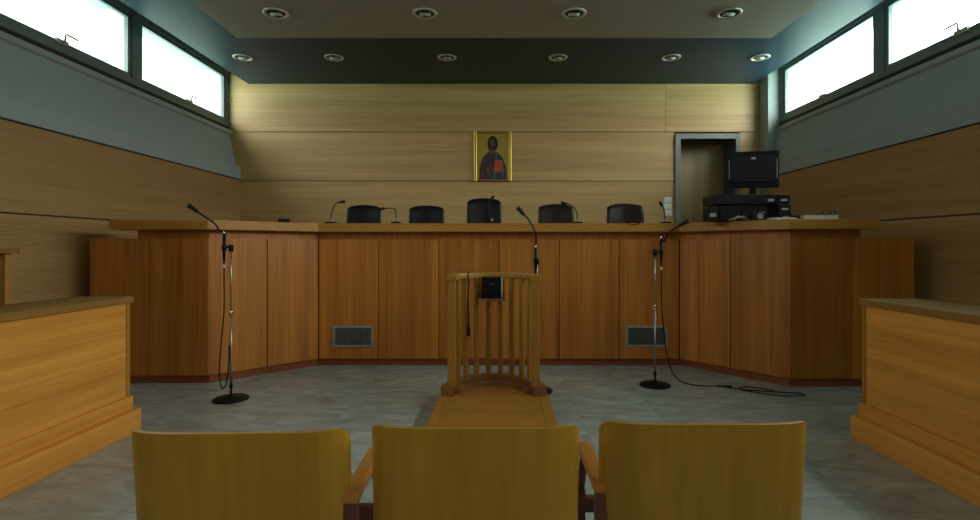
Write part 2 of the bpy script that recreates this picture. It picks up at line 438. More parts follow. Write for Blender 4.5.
# rear support of the counter
strip(MB(), NECK, -0.42, 0.45, 0.0, 1.43).build('rear_panel', M['bench'], bench)
def panels(a, b, n, ends=(0.0, 0.0)):
    a = Vector(a); b = Vector(b); t = (b-a).normalized(); L = (b-a).length; nrm = Vector((t.y, -t.x)); g = 0.004
    for i in range(n):
        s0 = L*i/n + (g if i else ends[0]); s1 = L*(i+1)/n - (g if i < n-1 else ends[1])
        p = [a + t*s0, a + t*s1, a + t*s1 - nrm*0.021, a + t*s0 - nrm*0.021]
        MB().prism(p, 0.077, 1.35).build('front_panel', M['bench'], bench, 0.0025)
panels(LINE[0], LINE[1], 2); panels(LINE[1], LINE[2], 2); panels(LINE[2], LINE[3], 6, (0.01, 0.012)); panels(LINE[3], LINE[4], 2); panels(LINE[4], LINE[5], 2)
for x0, x1, xe, y0 in ((-3.80, -3.38, -3.80, 4.845), (3.28, 3.745, 3.725, 4.725)):
    MB().box(x0, x1, y0, y0+0.36, 1.33, 1.349).build('end_cap', M['bench'], bench)
    MB().box(xe, xe+0.02, y0, y0+0.36, 0.0, 1.33).build('end_panel', M['bench'], bench)
for px0, px1 in ((333, 373.5), (625.5, 667)):
    x0, x1 = (px0-500)*5.55/F, (px1-500)*5.55/F; z0, z1 = 0.205, 0.43; y = 5.55; w = 0.022
    g = MB(); g.box(x0, x1, y-0.014, y, z0, z0+w); g.box(x0, x1, y-0.014, y, z1-w, z1); g.box(x0, x0+w, y-0.014, y, z0+w, z1-w); g.box(x1-w, x1, y-0.014, y, z0+w, z1-w)
    gr = g.build('ventilation_grille', M['steel'], bench, 0.002)
    gr['label'] = 'grey metal ventilation grille'
    s = MB(); nsl = 30
    for i in range(nsl):
        xx = x0+w + (x1-x0-2*w)*(i+0.5)/nsl
        s.box(xx-0.0028, xx+0.0028, y-0.011, y-0.002, z0+w, z1-w)
    s.build('grille_slats', M['slat'], gr)
    MB().box(x0+w, x1-w, y-0.002, y-0.0005, z0+w, z1-w).build('grille_backing', M['dark'], gr)

# ------------------------------------------------------------------ judges' chairs
def judge_chair(x, y, top, w, label, mat, rz=0):
    t = thing('office_chair', label, 'chair', (0, 0, 0.6), 'judges chairs behind the bench')
    bk = MB(); nx, nz = 12, 10
    z0 = 1.15; hgt = top - z0
    def pt(i, j, back):
        u = -1 + 2*i/nx; v = j/nz
        wv = w/2 * (0.97 + 0.03*math.sin(math.pi*min(1, v*1.1)))
        zt = hgt * (1 - 0.045*abs(u)**2 - 0.03*abs(u)**8)
        th = 0.035 * (1 - 0.55*abs(u)**4)
        yb = 0.05*u*u*-1 + 0.03*v
        return (u*wv, 0.22 + yb + (th if back else -th) * (1 - 0.6*v**6), z0 + v*zt)
    A = [[bk.bm.verts.new(pt(i, j, False)) for j in range(nz+1)] for i in range(nx+1)]
    B = [[bk.bm.verts.new(pt(i, j, True)) for j in range(nz+1)] for i in range(nx+1)]
    for i in range(nx):
        for j in range(nz):
            bk.bm.faces.new((A[i][j], A[i+1][j], A[i+1][j+1], A[i][j+1])).smooth = True
            bk.bm.faces.new((B[i][j], B[i][j+1], B[i+1][j+1], B[i+1][j])).smooth = True
        bk.bm.faces.new((A[i][nz], A[i+1][nz], B[i+1][nz], B[i][nz])).smooth = True
        bk.bm.faces.new((A[i][0], B[i][0], B[i+1][0], A[i+1][0]))
    for j in range(nz):
        bk.bm.faces.new((A[0][j], A[0][j+1], B[0][j+1], B[0][j])).smooth = True
        bk.bm.faces.new((A[nx][j], B[nx][j], B[nx][j+1], A[nx][j+1])).smooth = True
    bk.build('backrest', mat, t)
    MB().box(-w/2, w/2, -0.25, 0.22, 1.04, 1.13).build('seat', mat, t, 0.03)
    MB().box(-0.04, 0.04, 0.18, 0.26, 1.03, 1.2).build('back_bracket', M['black'], t, 0.005)
    for s in (-1, 1):
        a = MB(); xx = s*(w/2+0.025)
        a.tube(smooth_path([(xx, 0.12, 1.09), (xx, 0.10, 1.28), (xx, 0.0, 1.30), (xx, -0.16, 1.28), (xx, -0.14, 1.09)], 5), 0.018, 8)
        a.tube([(xx, 0.12, 1.09), (s*(w/2-0.03), 0.12, 1.09)], 0.015, 8); a.tube([(xx, -0.14, 1.09), (s*(w/2-0.03), -0.14, 1.09)], 0.015, 8)
        a.build('armrest', M['black'], t)
    MB().lathe([(0, 0.66), (0.03, 0.66), (0.03, 0.85), (0.022, 0.86), (0.022, 1.04), (0, 1.04)], (0, 0, 0), 14).build('gas_column', M['black'], t)
    for k in range(5):
        a = 2*math.pi*k/5 + 0.3; cx, sy = math.cos(a), math.sin(a)
        lg = MB(); lg.tube([(0, 0, 0.69), (0.28*cx, 0.28*sy, 0.655)], 0.022, 8, 0.015)
        l = lg.build('base_leg', M['black'], t)
        r = Matrix.Translation((0.28*cx, 0.28*sy, 0.625)) @ Matrix.Rotation(a, 4, 'Z') @ Matrix.Rotation(math.pi/2, 4, 'X')
        MB().lathe([(0, -0.02), (0.025, -0.02), (0.025, 0.02), (0, 0.02)], (0, 0, 0), 12, r).build('caster', M['black'], l)
    t.location = (x, y, 0.6); t.rotation_euler.z = rz
    return t
def jc(px0, px1, pytop, d, label, mat, rz=0):
    w = (px1-px0)*d/F; x = ((px0+px1)/2-500)*d/F
    judge_chair(x, d-0.22, H + (247-pytop)*d/F, w*1.03, label, mat, rz)
jc(350, 383, 205, 6.7, 'black leather office chair, leftmost of the row behind the bench', M['leather'], 0.12)
jc(411, 445.5, 205.5, 6.7, 'black leather office chair, second from the left behind the bench', M['leather'], 0.08)
jc(468, 502, 198, 6.7, 'tall black leather office chair under the gilt framed picture', M['leather'], 0.05)
jc(537, 572, 204, 6.6, 'black leather office chair with a maroon light tint, just right of the tall middle chair', M['leather_tinted'], -0.08)
jc(606, 642, 203.5, 6.6, 'dark leather office chair, rightmost of the row behind the bench', M['leather_tinted'], -0.05)

# ------------------------------------------------------------------ desk microphones on the bench
def desk_mic(d, base, pts, label, cable=None):
    """pixel path of the gooseneck at depth d"""
    bp = P(base[0], base[1], d); zt = 1.52
    t = thing('desk_microphone', label, 'microphone', (bp.x, d, zt), 'gooseneck microphones on the bench')
    MB().box(bp.x-0.05, bp.x+0.05, d-0.06, d+0.06, zt, zt+0.028).build('base', M['black'], t, 0.008)
    path = [Vector((bp.x, d, zt+0.026))] + [P(x, y, d) for x, y in pts]
    MB().tube(smooth_path(path, 8), 0.0065, 8).build('gooseneck', M['navy'], t)
    a, b = path[-2], path[-1]; dr = (b-a).normalized()
    MB().tube([b - dr*0.012, b + dr*0.002, b + dr*0.03, b + dr*0.05], 0.014, 10, 0.017).build('capsule', M['black_rough'], t)
    MB().lathe([(0, 0), (0.013, 0), (0.013, 0.03), (0, 0.03)], (bp.x, d, zt+0.028+0.005), 12).build('collar', M['steel'], t)
desk_mic(5.75, (331, 222), [(331.5, 214), (334, 206), (338, 202.5), (340.5, 202.2)], 'gooseneck microphone on the bench left of the leftmost black chair')
desk_mic(5.75, (396.5, 222), [(396, 214), (395, 209.5), (392, 208.3), (387, 208.2), (383, 208.7)], 'gooseneck microphone with its neck bent flat, between the two left chairs')
desk_mic(5.75, (492, 222), [(490, 216), (488.5, 209), (489, 202), (491, 199.5)], 'thin gooseneck microphone in front of the tall middle chair')
desk_mic(5.75, (577.5, 222), [(577, 214), (574.5, 208), (570, 204.5), (565.5, 203.5)], 'gooseneck microphone in front of the chair just right of the tall middle one')
desk_mic(5.75, (665.5, 222), [(664.8, 215), (663.5, 208), (662, 205.5)], 'gooseneck microphone below the white wall switches')
# low pieces seen just above the counter edge
t = thing('inkpad_box', 'small low black box on the left part of the bench top', 'box', (P(284, 220, 5.35).x, 5.35, 1.52))
MB().box(t.location.x-0.05, t.location.x+0.05, 5.31, 5.39, 1.52, 1.55).build('body', M['black'], t, 0.006)
MB().box(t.location.x-0.046, t.location.x+0.046, 5.314, 5.386, 1.55, 1.560).build('lid', M['navy'], t, 0.004)
cbl = smooth_path([(P(624, 224, 5.6).x, 5.6, 1.525), (P(627, 224, 5.47).x, 5.47, 1.526), (P(631, 225, 5.455).x, 5.458, 1.505), (P(637, 225, 5.455).x, 5.46, 1.508), (P(641, 224, 5.47).x, 5.47, 1.526), (P(643, 224, 5.7).x, 5.7, 1.525)], 8)
tag(MB().tube(cbl, 0.004, 6).build('black_cable', M['black']), 'thin black cable drooping over the bench edge by the rightmost chair', 'cable')

# ------------------------------------------------------------------ picture on the back wall
p0, p1 = P(474, 181.5, BACK), P(511.5, 131.5, BACK)
xa, xb, za, zb = p0.x, p1.x, p0.z, p1.z; yb = BACK
pic = thing('framed_picture', 'small gilt framed painting of a robed figure holding a red book', 'picture', ((xa+xb)/2, yb, za))
g = MB(); w = 0.045
g.box(xa, xa+w, yb-0.035, yb, za, zb); g.box(xb-w, xb, yb-0.035, yb, za, zb); g.build('frame_side', M['gold'], pic, 0.008)
g = MB(); g.box(xa+w, xb-w, yb-0.033, yb, za, za+0.03); g.box(xa+w, xb-w, yb-0.033, yb, zb-0.03, zb); g.build('frame_rail', M['stand_dark'], pic, 0.006)
pc = MB().box(xa+w, xb-w, yb-0.015, yb-0.003, za+0.03, zb-0.03).build('painted_panel', M['goldleaf'], pic)
cx = (xa+xb)/2; Wd = xb-xa-2*w; Hd = zb-za-0.06; zb0 = za+0.03
def flat(pts, y0, name, mat):
    mb = MB(); n_ = len(pts)
    a = [mb.bm.verts.new((cx + u*Wd/2, y0, zb0 + v*Hd)) for u, v in pts]; b = [mb.bm.verts.new((cx + u*Wd/2, y0+0.003, zb0 + v*Hd)) for u, v in pts]
    mb.bm.faces.new(a); mb.bm.faces.new(b[::-1])
    for i in range(n_): mb.bm.faces.new((a[i], b[i], b[(i+1)%n_], a[(i+1)%n_]))
    mb.build(name, mat, pc)
def ell(u, v, ru, rv, n_=20): return [(u+ru*math.cos(2*math.pi*k/n_), v+rv*math.sin(2*math.pi*k/n_)) for k in range(n_)]
flat([(-0.86, 0.0), (-0.80, 0.30), (-0.62, 0.48), (-0.25, 0.60), (0.25, 0.60), (0.6, 0.48), (0.84, 0.28), (0.90, 0.0)], yb-0.018, 'painted_robe', M['blue'])
flat([(-0.84, 0.0), (-0.78, 0.28), (-0.60, 0.46), (-0.2, 0.58), (0.02, 0.50), (-0.1, 0.2), (-0.3, 0.0)], yb-0.021, 'painted_sleeve', M['maroon'])
flat(ell(0.0, 0.77, 0.33, 0.175), yb-0.018, 'painted_hair', M['brown'])
flat(ell(-0.02, 0.79, 0.15, 0.075), yb-0.021, 'painted_face', M['skin'])
flat([(-0.16, 0.56), (0.10, 0.56), (0.18, 0.64), (-0.24, 0.64)], yb-0.0205, 'painted_collar', M['skin'])
flat(ell(-0.30, 0.20, 0.10, 0.05), yb-0.024, 'painted_hand', M['skin'])
flat([(0.02, 0.0), (0.12, 0.0), (0.30, 0.56), (0.20, 0.60)], yb-0.0215, 'painted_fold', M['fold'])
flat([(0.62, 0.05), (0.70, 0.05), (0.66, 0.40), (0.58, 0.44)], yb-0.0215, 'painted_fold', M['fold'])
flat([(0.08, 0.14), (0.62, 0.17), (0.60, 0.42), (0.12, 0.41)], yb-0.022, 'painted_book', M['red'])

# ------------------------------------------------------------------ wall switches
for k, (py, nm) in enumerate(((200, 'topmost'), (206.5, 'middle'), (213, 'lowest'))):
    p = P(667.5, py, BACK)
    t = thing('wall_switch', f'white square switch beside the door frame, {nm} of three', 'switch', (p.x, BACK, p.z), 'white switches beside the door')
    MB().box(p.x-0.062, p.x+0.062, BACK-0.012, BACK, p.z-0.044, p.z+0.044).build('plate', M['white'], t, 0.003)
    MB().box(p.x-0.04, p.x+0.04, BACK-0.018, BACK-0.012, p.z-0.028, p.z+0.028).build('rocker', M['white'], t, 0.002)

# ------------------------------------------------------------------ equipment on the right wing
TZ = 1.52
ex = lambda px, d: (px-500)*d/F
d = 5.05
# black equipment case
def unit(name, px0, px1, z0, z1, y0, y1, label, cat, vents=True, grp=None):
    d0 = y0; x0, x1 = ex(px0, d0), ex(px1, d0)
    t = thing(name, label, cat, ((x0+x1)/2, (y0+y1)/2, z0), grp)
    MB().box(x0, x1, y0, y1, z0, z1).build('casing', M['black'], t, 0.006)
    if vents:
        v = MB(); n_ = max(4, int((x1-x0)/0.03))
        for i in range(n_):
            xx = x0 + 0.02 + (x1-x0-0.04)*(i+0.5)/n_
            v.box(xx-0.004, xx+0.004, y0-0.003, y0, z0+(z1-z0)*0.25, z0+(z1-z0)*0.8)
        v.build('vent_slot', M['navy'], t)
    pr = MB(); pr.box(x1-0.09, x1-0.03, y0-0.006, y0, z0+(z1-z0)*0.3, z0+(z1-z0)*0.55); pr.build('socket', M['steel'], t)
    return t
unit('speaker_box', 709, 719, TZ, 1.655, 5.0, 5.15, 'small black speaker box left of the equipment stack', 'speaker', False)
unit('recording_deck', 720, 768, TZ, 1.68, 5.02, 5.36, 'lower wide black recording deck under the monitor', 'electronics')
unit('video_deck', 717, 777, 1.68, 1.775, 5.0, 5.36, 'upper black deck directly under the monitor foot', 'electronics')
unit('cable_box', 779, 792, TZ, 1.60, 4.98, 5.2, 'black receiver box right of the decks, bottom of three', 'electronics', True, 'black receiver boxes')
unit('cable_box', 778.5, 791, 1.60, 1.68, 4.99, 5.2, 'black receiver box right of the decks, middle of three', 'electronics', True, 'black receiver boxes')
unit('cable_box', 778, 790, 1.68, 1.775, 4.99, 5.2, 'black receiver box right of the decks, topmost of three', 'electronics', True, 'black receiver boxes')
# monitor seen from behind, turned slightly
mc = P(752.5, 170, 5.15)
mon = thing('computer_monitor', 'black flat monitor seen from behind on the equipment stack', 'monitor', (mc.x, 5.15, 1.775))
zb0_, zt0_ = P(0, 188, 5.15).z, P(0, 151.5, 5.15).z
hw = 0.238
MB().box(mc.x-hw, mc.x+hw, 5.13, 5.165, zb0_, zt0_).build('casing', M['black'], mon, 0.006)
MB().box(mc.x-hw+0.035, mc.x+hw-0.035, 5.115, 5.13, zb0_+0.055, zt0_-0.045).build('back_panel', M['navy'], mon, 0.008)
for s in (-1, 1):
    MB().box(mc.x+s*(hw-0.022)-0.004, mc.x+s*(hw-0.022)+0.004, 5.126, 5.131, zb0_+0.09, zt0_-0.08).build('side_strip', M['steel'], mon)
lg = MB(); lg.lathe([(0, 0), (0.022, 0), (0.022, 0.002), (0, 0.002)], (0, 0, 0), 20, Matrix.Translation((mc.x, 5.113, zt0_-0.075)) @ Matrix.Rotation(math.pi/2, 4, 'X') @ Matrix.Diagonal((1, 0.6, 1, 1)))
lg.build('badge', M['steel'], mon)
v = MB()
for s in (-1, 1):
    for k in range(6): v.box(mc.x+s*0.12-0.03+k*0.012, mc.x+s*0.12-0.024+k*0.012, 5.127, 5.131, zt0_-0.032, zt0_-0.014)
v.build('vent_slot', M['navy'], mon)
MB().box(mc.x-hw+0.012, mc.x+hw-0.012, 5.164, 5.168, zb0_+0.02, zt0_-0.012).build('screen', M['navy'], mon)
MB().box(mc.x-0.03, mc.x+0.03, 5.135, 5.165, 1.785, zb0_+0.05).build('neck', M['black'], mon, 0.004)
MB().lathe([(0, 0), (0.12, 0), (0.118, 0.008), (0.03, 0.016), (0, 0.016)], (mc.x, 5.15, 1.775), 28).build('foot', M['black'], mon)
for o in (mon,): o.rotation_euler.z = math.radians(-15)
# grey telephone-like unit with cables, papers
t = thing('cable_bundle', 'tangle of grey cables in front of the black decks', 'cable', (ex(738, 4.93), 4.93, TZ))
for k in range(4):
    a = smooth_path([(ex(730+2*k, 4.93), 4.96, TZ+0.007), (ex(735+k, 4.93), 4.93, TZ+0.02+0.008*k), (ex(741, 4.93), 4.9+0.012*k, TZ+0.035-0.004*k), (ex(747-k, 4.93), 4.94, TZ+0.02), (ex(752-2*k, 4.93), 4.95, TZ+0.007)], 6)
    MB().tube(a, 0.006, 7).build('cable_strand', M['steel'], t)
x0, x1 = ex(752, 4.9), ex(765, 4.9)
t = thing('camera_unit', 'small dark camera unit with a round lens among the cables', 'camera', ((x0+x1)/2, 4.93, TZ))
MB().box(x0, x1, 4.88, 4.97, TZ, TZ+0.075).build('body', M['navy'], t, 0.006)
MB().lathe([(0, 0), (0.026, 0), (0.026, 0.022), (0.018, 0.022), (0.014, 0.012), (0, 0.012)], (0, 0, 0), 20, Matrix.Translation(((x0+x1)/2, 4.882, TZ+0.038)) @ Matrix.Rotation(math.pi/2, 4, 'X')).build('lens', M['steel'], t)
def paper(px0, px1, d, z, h, label, rz):
    x0, x1 = ex(px0, d), ex(px1, d); cx_ = (x0+x1)/2
    t = MB()
    n_ = 4
    for k in range(n_):
        o_ = random.uniform(-0.006, 0.006)
        t.box(x0+o_, x1+o_, d-0.10, d+0.10, z+h*k/n_, z+h*(k+1)/n_-0.0004)
    o = t.build('paper_stack', M['paper'])
    o.data.transform(Matrix.Translation((-cx_, -d, -z))); o.location = (cx_, d, z); o.rotation_euler.z = rz
    return tag(o, label, 'papers')
paper(769, 791, 4.87, TZ, 0.022, 'low stack of white paper at the foot of the black boxes', 0.10)
paper(800, 832, 4.9, TZ, 0.045, 'thicker stack of white paper at the right end of the bench top', -0.12)
t = thing('stapler', 'small black stapler between the two paper stacks', 'stapler', (ex(796, 4.85), 4.85, TZ))
MB().box(t.location.x-0.018, t.location.x+0.018, 4.80, 4.90, TZ, TZ+0.012).build('base', M['black'], t, 0.004)
MB().box(t.location.x-0.015, t.location.x+0.015, 4.80, 4.90, TZ+0.014, TZ+0.045).build('arm', M['black'], t, 0.01)
MB().box(t.location.x-0.01, t.location.x+0.01, 4.88, 4.898, TZ+0.01, TZ+0.02).build('hinge', M['black'], t)
t = thing('spectacles', 'pair of dark spectacles lying on the thicker paper stack', 'glasses', (ex(828, 4.85), 4.85, TZ+0.045))
for s in (-1, 1):
    lx = t.location.x + s*0.033
    MB().tube([(lx+0.026*math.cos(a), 4.83, TZ+0.066+0.018*math.sin(a)) for a in [2*math.pi*k/16 for k in range(17)]], 0.0035, 6).build('rim', M['black'], t)
    MB().tube([(lx+s*0.026, 4.83, TZ+0.068), (lx+s*0.028, 4.90, TZ+0.066), (lx+s*0.024, 4.95, TZ+0.049)], 0.0025, 6).build('temple', M['black'], t)
MB().tube([(t.location.x-0.009, 4.83, TZ+0.070), (t.location.x+0.009, 4.83, TZ+0.070)], 0.003, 6).build('bridge', M['black'], t)

# ------------------------------------------------------------------ witness stand
WX, WY, PZ = -0.05, 4.14, 0.10
ws = thing('witness_stand', 'wooden witness stand with curved baluster rail on a low platform', 'witness stand', (WX, 3.8, 0))
arc = lambda r, a0, a1, n_: [(WX + r*math.sin(a0+(a1-a0)*k/n_), WY + r*math.cos(a0+(a1-a0)*k/n_)) for k in range(n_+1)]
HP = math.pi/2
half = arc(0.428, HP, -HP, 32)
plan = [(WX-0.428, 3.0), (WX+0.428, 3.0)] + half
MB().prism(plan, 0, PZ).build('platform', M['stand_floor'], ws, 0.006)
for xe in (WX-0.428, WX+0.358):
    MB().box(xe, xe+0.07, 3.0, WY-0.07, PZ, PZ+0.004).build('edge_strip', M['stand'], ws)
def ring(r0, r1, z0, z1, a=HP):
    return MB().prism(arc(r1, a, -a, 36) + arc(r0, -a, a, 36), z0, z1)
ring(0.30, 0.395, PZ, PZ+0.075).build('base_curb', M['stand_dark'], ws, 0.006)
ring(0.26, 0.30, PZ, PZ+0.035).build('curb_step', M['stand_dark'], ws, 0.004)
ring(0.300, 0.370, 1.005, 1.05, HP).build('hand_rail', M['stand'], ws, 0.01)
for s in (-1, 1):
    x = WX + s*0.333; xf = WX + s*0.365
    MB().box(xf-0.05, xf+0.05, WY-0.075, WY, PZ, PZ+0.08).build('foot_block', M['stand_dark'], ws, 0.006)
    MB().box(x-0.042, x+0.042, WY-0.06, WY+0.0, 1.0, 1.05).build('rail_end', M['stand'], ws, 0.008)
    MB().box(x-0.03, x+0.03, WY-0.055, WY+0.005, PZ+0.07, 1.01).build('end_post', M['stand'], ws, 0.005)
    for a in (9, 27, 45, 63, 80):
        ar = math.radians(a)*s; r = 0.333
        bx_, by_ = WX + r*math.sin(ar), WY + r*math.cos(ar)
        MB().box(bx_-0.019, bx_+0.019, by_-0.019, by_+0.019, PZ+0.07, 1.01, Matrix.Rotation(-ar, 3, 'Z')).build('baluster', M['stand'], ws, 0.004)
# book shelf inside the rail with a black book
x0, x1 = ex(477.5, 4.36), ex(506, 4.36)
zs = P(0, 298.5, 4.36).z
sh = MB(); sh.box(x0, x1, 4.33, 4.453, zs-0.022, zs)
sh.build('book_shelf', M['stand_dark'], ws, 0.003)
MB().box(x0+0.01, x1-0.01, 4.437, 4.453, zs, 1.0).build('shelf_back', M['stand'], ws, 0.002)
bk0, bk1 = ex(482, 4.37), ex(501.5, 4.37)
book = thing('hardback_book', 'black hardback book standing on the witness stand shelf', 'book', ((bk0+bk1)/2, 4.40, zs))
zt_ = P(0, 277, 4.37).z
cv = MB(); cv.box(bk0, bk1-0.003, 4.365, 4.370, zs, zt_); cv.box(bk0, bk1-0.003, 4.405, 4.41, zs, zt_); cv.box(bk0, bk0+0.004, 4.370, 4.405, zs, zt_)
cv.build('cover', M['black'], book)
MB().box(bk0+0.004, bk1+0.008, 4.371, 4.404, zs+0.004, zt_-0.004).build('pages', M['paper'], book)
bx_ = (bk0+bk1)/2
em = MB().extrude([(bx_-0.028, zs+0.112), (bx_+0.028, zs+0.112), (bx_+0.018, zs+0.124), (bx_, zs+0.132), (bx_-0.018, zs+0.124)], 'y', 4.3640, 4.3652); em.build('cover_emblem', M['emblem'], book)
# cable hung over the rail
hx = ex(468.5, 4.38); hr = 4.38
hang = thing('hanging_microphone_cable', 'black cable with plug hanging over the witness stand rail', 'cable', (hx, 4.36, 1.05))
ro = math.sqrt(max(0, 0.300**2-(hx-WX)**2)) + WY; rO = math.sqrt(max(0, 0.370**2-(hx-WX)**2)) + WY
MB().tube(smooth_path([(hx, rO+0.012, 0.93), (hx, rO+0.010, 1.03), (hx, (ro+rO)/2, 1.056), (hx, ro-0.012, 1.035), (hx, ro-0.014, 0.9), (hx, ro-0.014, 0.80)], 8), 0.0055, 8).build('cord', M['black'], hang)
MB().tube([(hx, ro-0.014, 0.82), (hx, ro-0.014, 0.77), (hx+0.004, ro-0.016, 0.62)], 0.009, 10, 0.006).build('cord_sleeve', M['black'], hang)
MB().tube([(hx+0.004, ro-0.016, 0.62), (hx+0.004, ro-0.016, 0.59), (hx+0.004, ro-0.016, 0.53)], 0.010, 12, 0.014).build('plug', M['black'], hang)
MB().tube([(hx+0.004, ro-0.016, 0.53), (hx+0.004, ro-0.016, 0.505)], 0.012, 12).build('plug_tip', M['chrome'], hang)

# ------------------------------------------------------------------ floor microphone stands
def mic_stand(x, y, ztop, label, side, neck, cable_label, mic_label, cable, off=0.058):
    """side: -1 microphone held on the left of the pole, +1 on the right"""
    t = thing('microphone_stand', label, 'microphone stand', (x, y, 0), 'floor microphone stands')
    MB().lathe([(0, 0), (0.138, 0), (0.138, 0.010), (0.128, 0.018), (0.03, 0.024), (0.02, 0.04), (0, 0.04)], (x, y, 0), 40).build('base', M['black'], t)
    MB().lathe([(0, 0.03), (0.009, 0.03), (0.009, 0.72), (0, 0.72)], (x, y, 0), 14).build('lower_pole', M['chrome_dull'], t)
    MB().lathe([(0, 0.72), (0.0065, 0.72), (0.0065, ztop), (0, ztop)], (x, y, 0), 14).build('upper_pole', M['chrome_dull'], t)
    MB().lathe([(0, 0.69), (0.016, 0.69), (0.018, 0.70), (0.018, 0.73), (0.013, 0.745), (0, 0.745)], (x, y, 0), 14).build('clutch', M['chrome'], t)
    MB().lathe([(0, 0.10), (0.014, 0.10), (0.014, 0.13), (0, 0.13)], (x, y, 0), 14).build('pole_collar', M['black'], t)
    mx = x + side*off
    cl = MB(); cl.tube([(x, y, ztop-0.02), (x, y, ztop+0.035)], 0.02, 12); cl.tube([(x, y, ztop+0.02), (mx, y, ztop+0.01)], 0.008, 10)
    cl.tube([(mx, y, ztop-0.01), (mx, y, ztop+0.035)], 0.019, 12)
    cl.build('clip', M['black'], t)
    m = thing('gooseneck_microphone', mic_label, 'microphone', (mx, y, ztop-0.05), 'microphones held by the floor stands')
    MB().tube([(mx, y, ztop-0.07), (mx, y, ztop-0.02), (mx-side*0.002, y, ztop+0.12)], 0.011, 12, 0.014).build('handle', M['black'], m)
    MB().tube([(mx-side*0.002, y, ztop+0.12), (mx-side*0.002, y, ztop+0.15)], 0.011, 12).build('collar', M['chrome'], m)
    path = [Vector((mx-side*0.002, y, ztop+0.145))] + neck
    MB().tube(smooth_path(path, 8), 0.0075, 10).build('gooseneck', M['black'], m)
    a, b = path[-2], path[-1]; dr = (b-a).normalized()
    MB().tube([b-dr*0.01, b+dr*0.015, b+dr*0.05, b+dr*0.07, b+dr*0.078], 0.014, 12, 0.022).build('foam_head', M['black_rough'], m)
    MB().tube([(mx, y, ztop-0.07), (mx, y, ztop-0.10)], 0.010, 10).build('plug', M['black'], m)
    cb = [Vector((mx, y, ztop-0.10))] + cable(mx)
    k = thing('microphone_cable', cable_label, 'cable', (mx, y, 0))
    MB().tube(smooth_path(cb, 10), 0.0055, 8).build('cord', M['black'], k)
    MB().tube([(mx, y, ztop-0.13), (mx, y, ztop-0.155)], 0.011, 10).build('cable_tie', M['white'], k)
    return t
# left stand: pole at px 228, base centre (231,399.5)
yl = F*H/(399.5-247); xl = ex(231, yl)
zt = P(0, 249, yl).z
neck = [P(219.5, 231, yl), P(215, 224, yl), P(205, 217, yl), P(196.5, 211, yl)]
mic_stand(xl, yl, zt, 'chrome microphone stand with round black base, left of the witness stand', -1, neck, 'black cable hanging in a loop beside the left floor stand',
          'black gooseneck microphone on the left floor stand, bent to the left',
          lambda mx: [Vector((mx, yl, zt-0.25)), Vector((mx, yl, zt-0.5)), Vector((mx-0.02, yl, 0.5)), Vector((mx-0.045, yl+0.01, 0.22)), Vector((mx-0.02, yl, 0.10)), Vector((mx+0.02, yl-0.005, 0.13)), Vector((xl-0.018, yl, 0.30)), Vector((xl-0.016, yl, 0.45))])
# right stand
yr = F*H/(385.5-247); xr = ex(655, yr)
zt2 = P(0, 253, yr).z
neck = [P(664, 241, yr-0.02), P(668, 234, yr-0.06), P(675, 228, yr-0.11), P(680.5, 225, yr-0.14)]
mic_stand(xr, yr, zt2, 'chrome microphone stand with round black base, right of the witness stand', 1, neck, 'black cable trailing from the right floor stand to a coil by the bench',
          'black gooseneck microphone on the right floor stand, bent to the right',
          lambda mx: [Vector((mx, yr, zt2-0.3)), Vector((mx+0.005, yr, 0.7)), Vector((mx+0.05, yr, 0.3)), Vector((mx+0.13, yr, 0.08)), Vector((mx+0.30, yr-0.02, 0.008)), Vector((mx+0.62, yr-0.05, 0.006)),
                      Vector((1.98, 4.74, 0.006)), Vector((2.2, 4.60, 0.006)), Vector((2.48, 4.52, 0.006)), Vector((2.60, 4.48, 0.008)), Vector((2.56, 4.40, 0.012)), Vector((2.34, 4.42, 0.012)), Vector((2.12, 4.56, 0.018)), Vector((2.20, 4.66, 0.018)), Vector((2.42, 4.58, 0.008))])
# stand behind the witness stand
y3 = 4.58; x3 = ex(537, y3)
zt3 = P(0, 262, y3).z
neck = [P(535.5, 236, y3), P(532, 230, y3), P(526, 217+7, y3), P(522, 213.5+5, y3)]
neck = [P(536, 236, y3), P(534, 229, y3), P(529, 220, y3), P(523.5, 214, y3)]
mic_stand(x3, y3, zt3, 'slim microphone stand close behind the right side of the witness stand', -1, neck, 'black cable behind the right posts of the witness stand',
          'black gooseneck microphone rising behind the witness stand rail',
          lambda mx: [Vector((mx, y3, 0.8)), Vector((mx, y3, 0.4)), Vector((mx+0.01, y3+0.02, 0.1)), Vector((mx+0.015, y3+0.03, 0.03))], 0.012)

# ------------------------------------------------------------------ counsel desks along both sides
def counsel_desk(sgn, far, label):
    X = lambda v: v*sgn
    near = 1.5
    t = thing('counsel_desk', label, 'desk', (X(-2.75), 2.6, 0), 'counsel desks')
    def bx(x0, x1, y0, y1, z0, z1, nm, mt, bv=0.003):
        a, b = sorted((X(x0), X(x1))); return MB().box(a, b, y0, y1, z0, z1).build(nm, mt, t, bv)
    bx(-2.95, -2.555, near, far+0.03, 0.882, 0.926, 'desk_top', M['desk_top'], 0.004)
    bx(-2.60, -2.57, near+0.03, far, 0.15, 0.882, 'front_panel', M['desk'])
    bx(-2.93, -2.60, far-0.03, far, 0.0, 0.882, 'end_panel', M['desk'])
    bx(-2.93, -2.60, near+0.03, near+0.06, 0.0, 0.882, 'end_panel', M['desk'])
    bx(-2.57, -2.545, near+0.03, far+0.01, 0.15, 0.24, 'upper_skirting', M['desk'], 0.005)
    bx(-2.60, -2.495, near+0.01, far+0.02, 0.0, 0.155, 'lower_skirting', M['desk'], 0.005)
    bx(-2.572, -2.562, far-0.028, far+0.004, 0.24, 0.882, 'corner_strip', M['stand'])
    return t
counsel_desk(1, 3.60, 'light golden wooden counsel desk along the left side')
r = counsel_desk(-1, 3.45, 'dark golden wooden counsel desk along the right side')
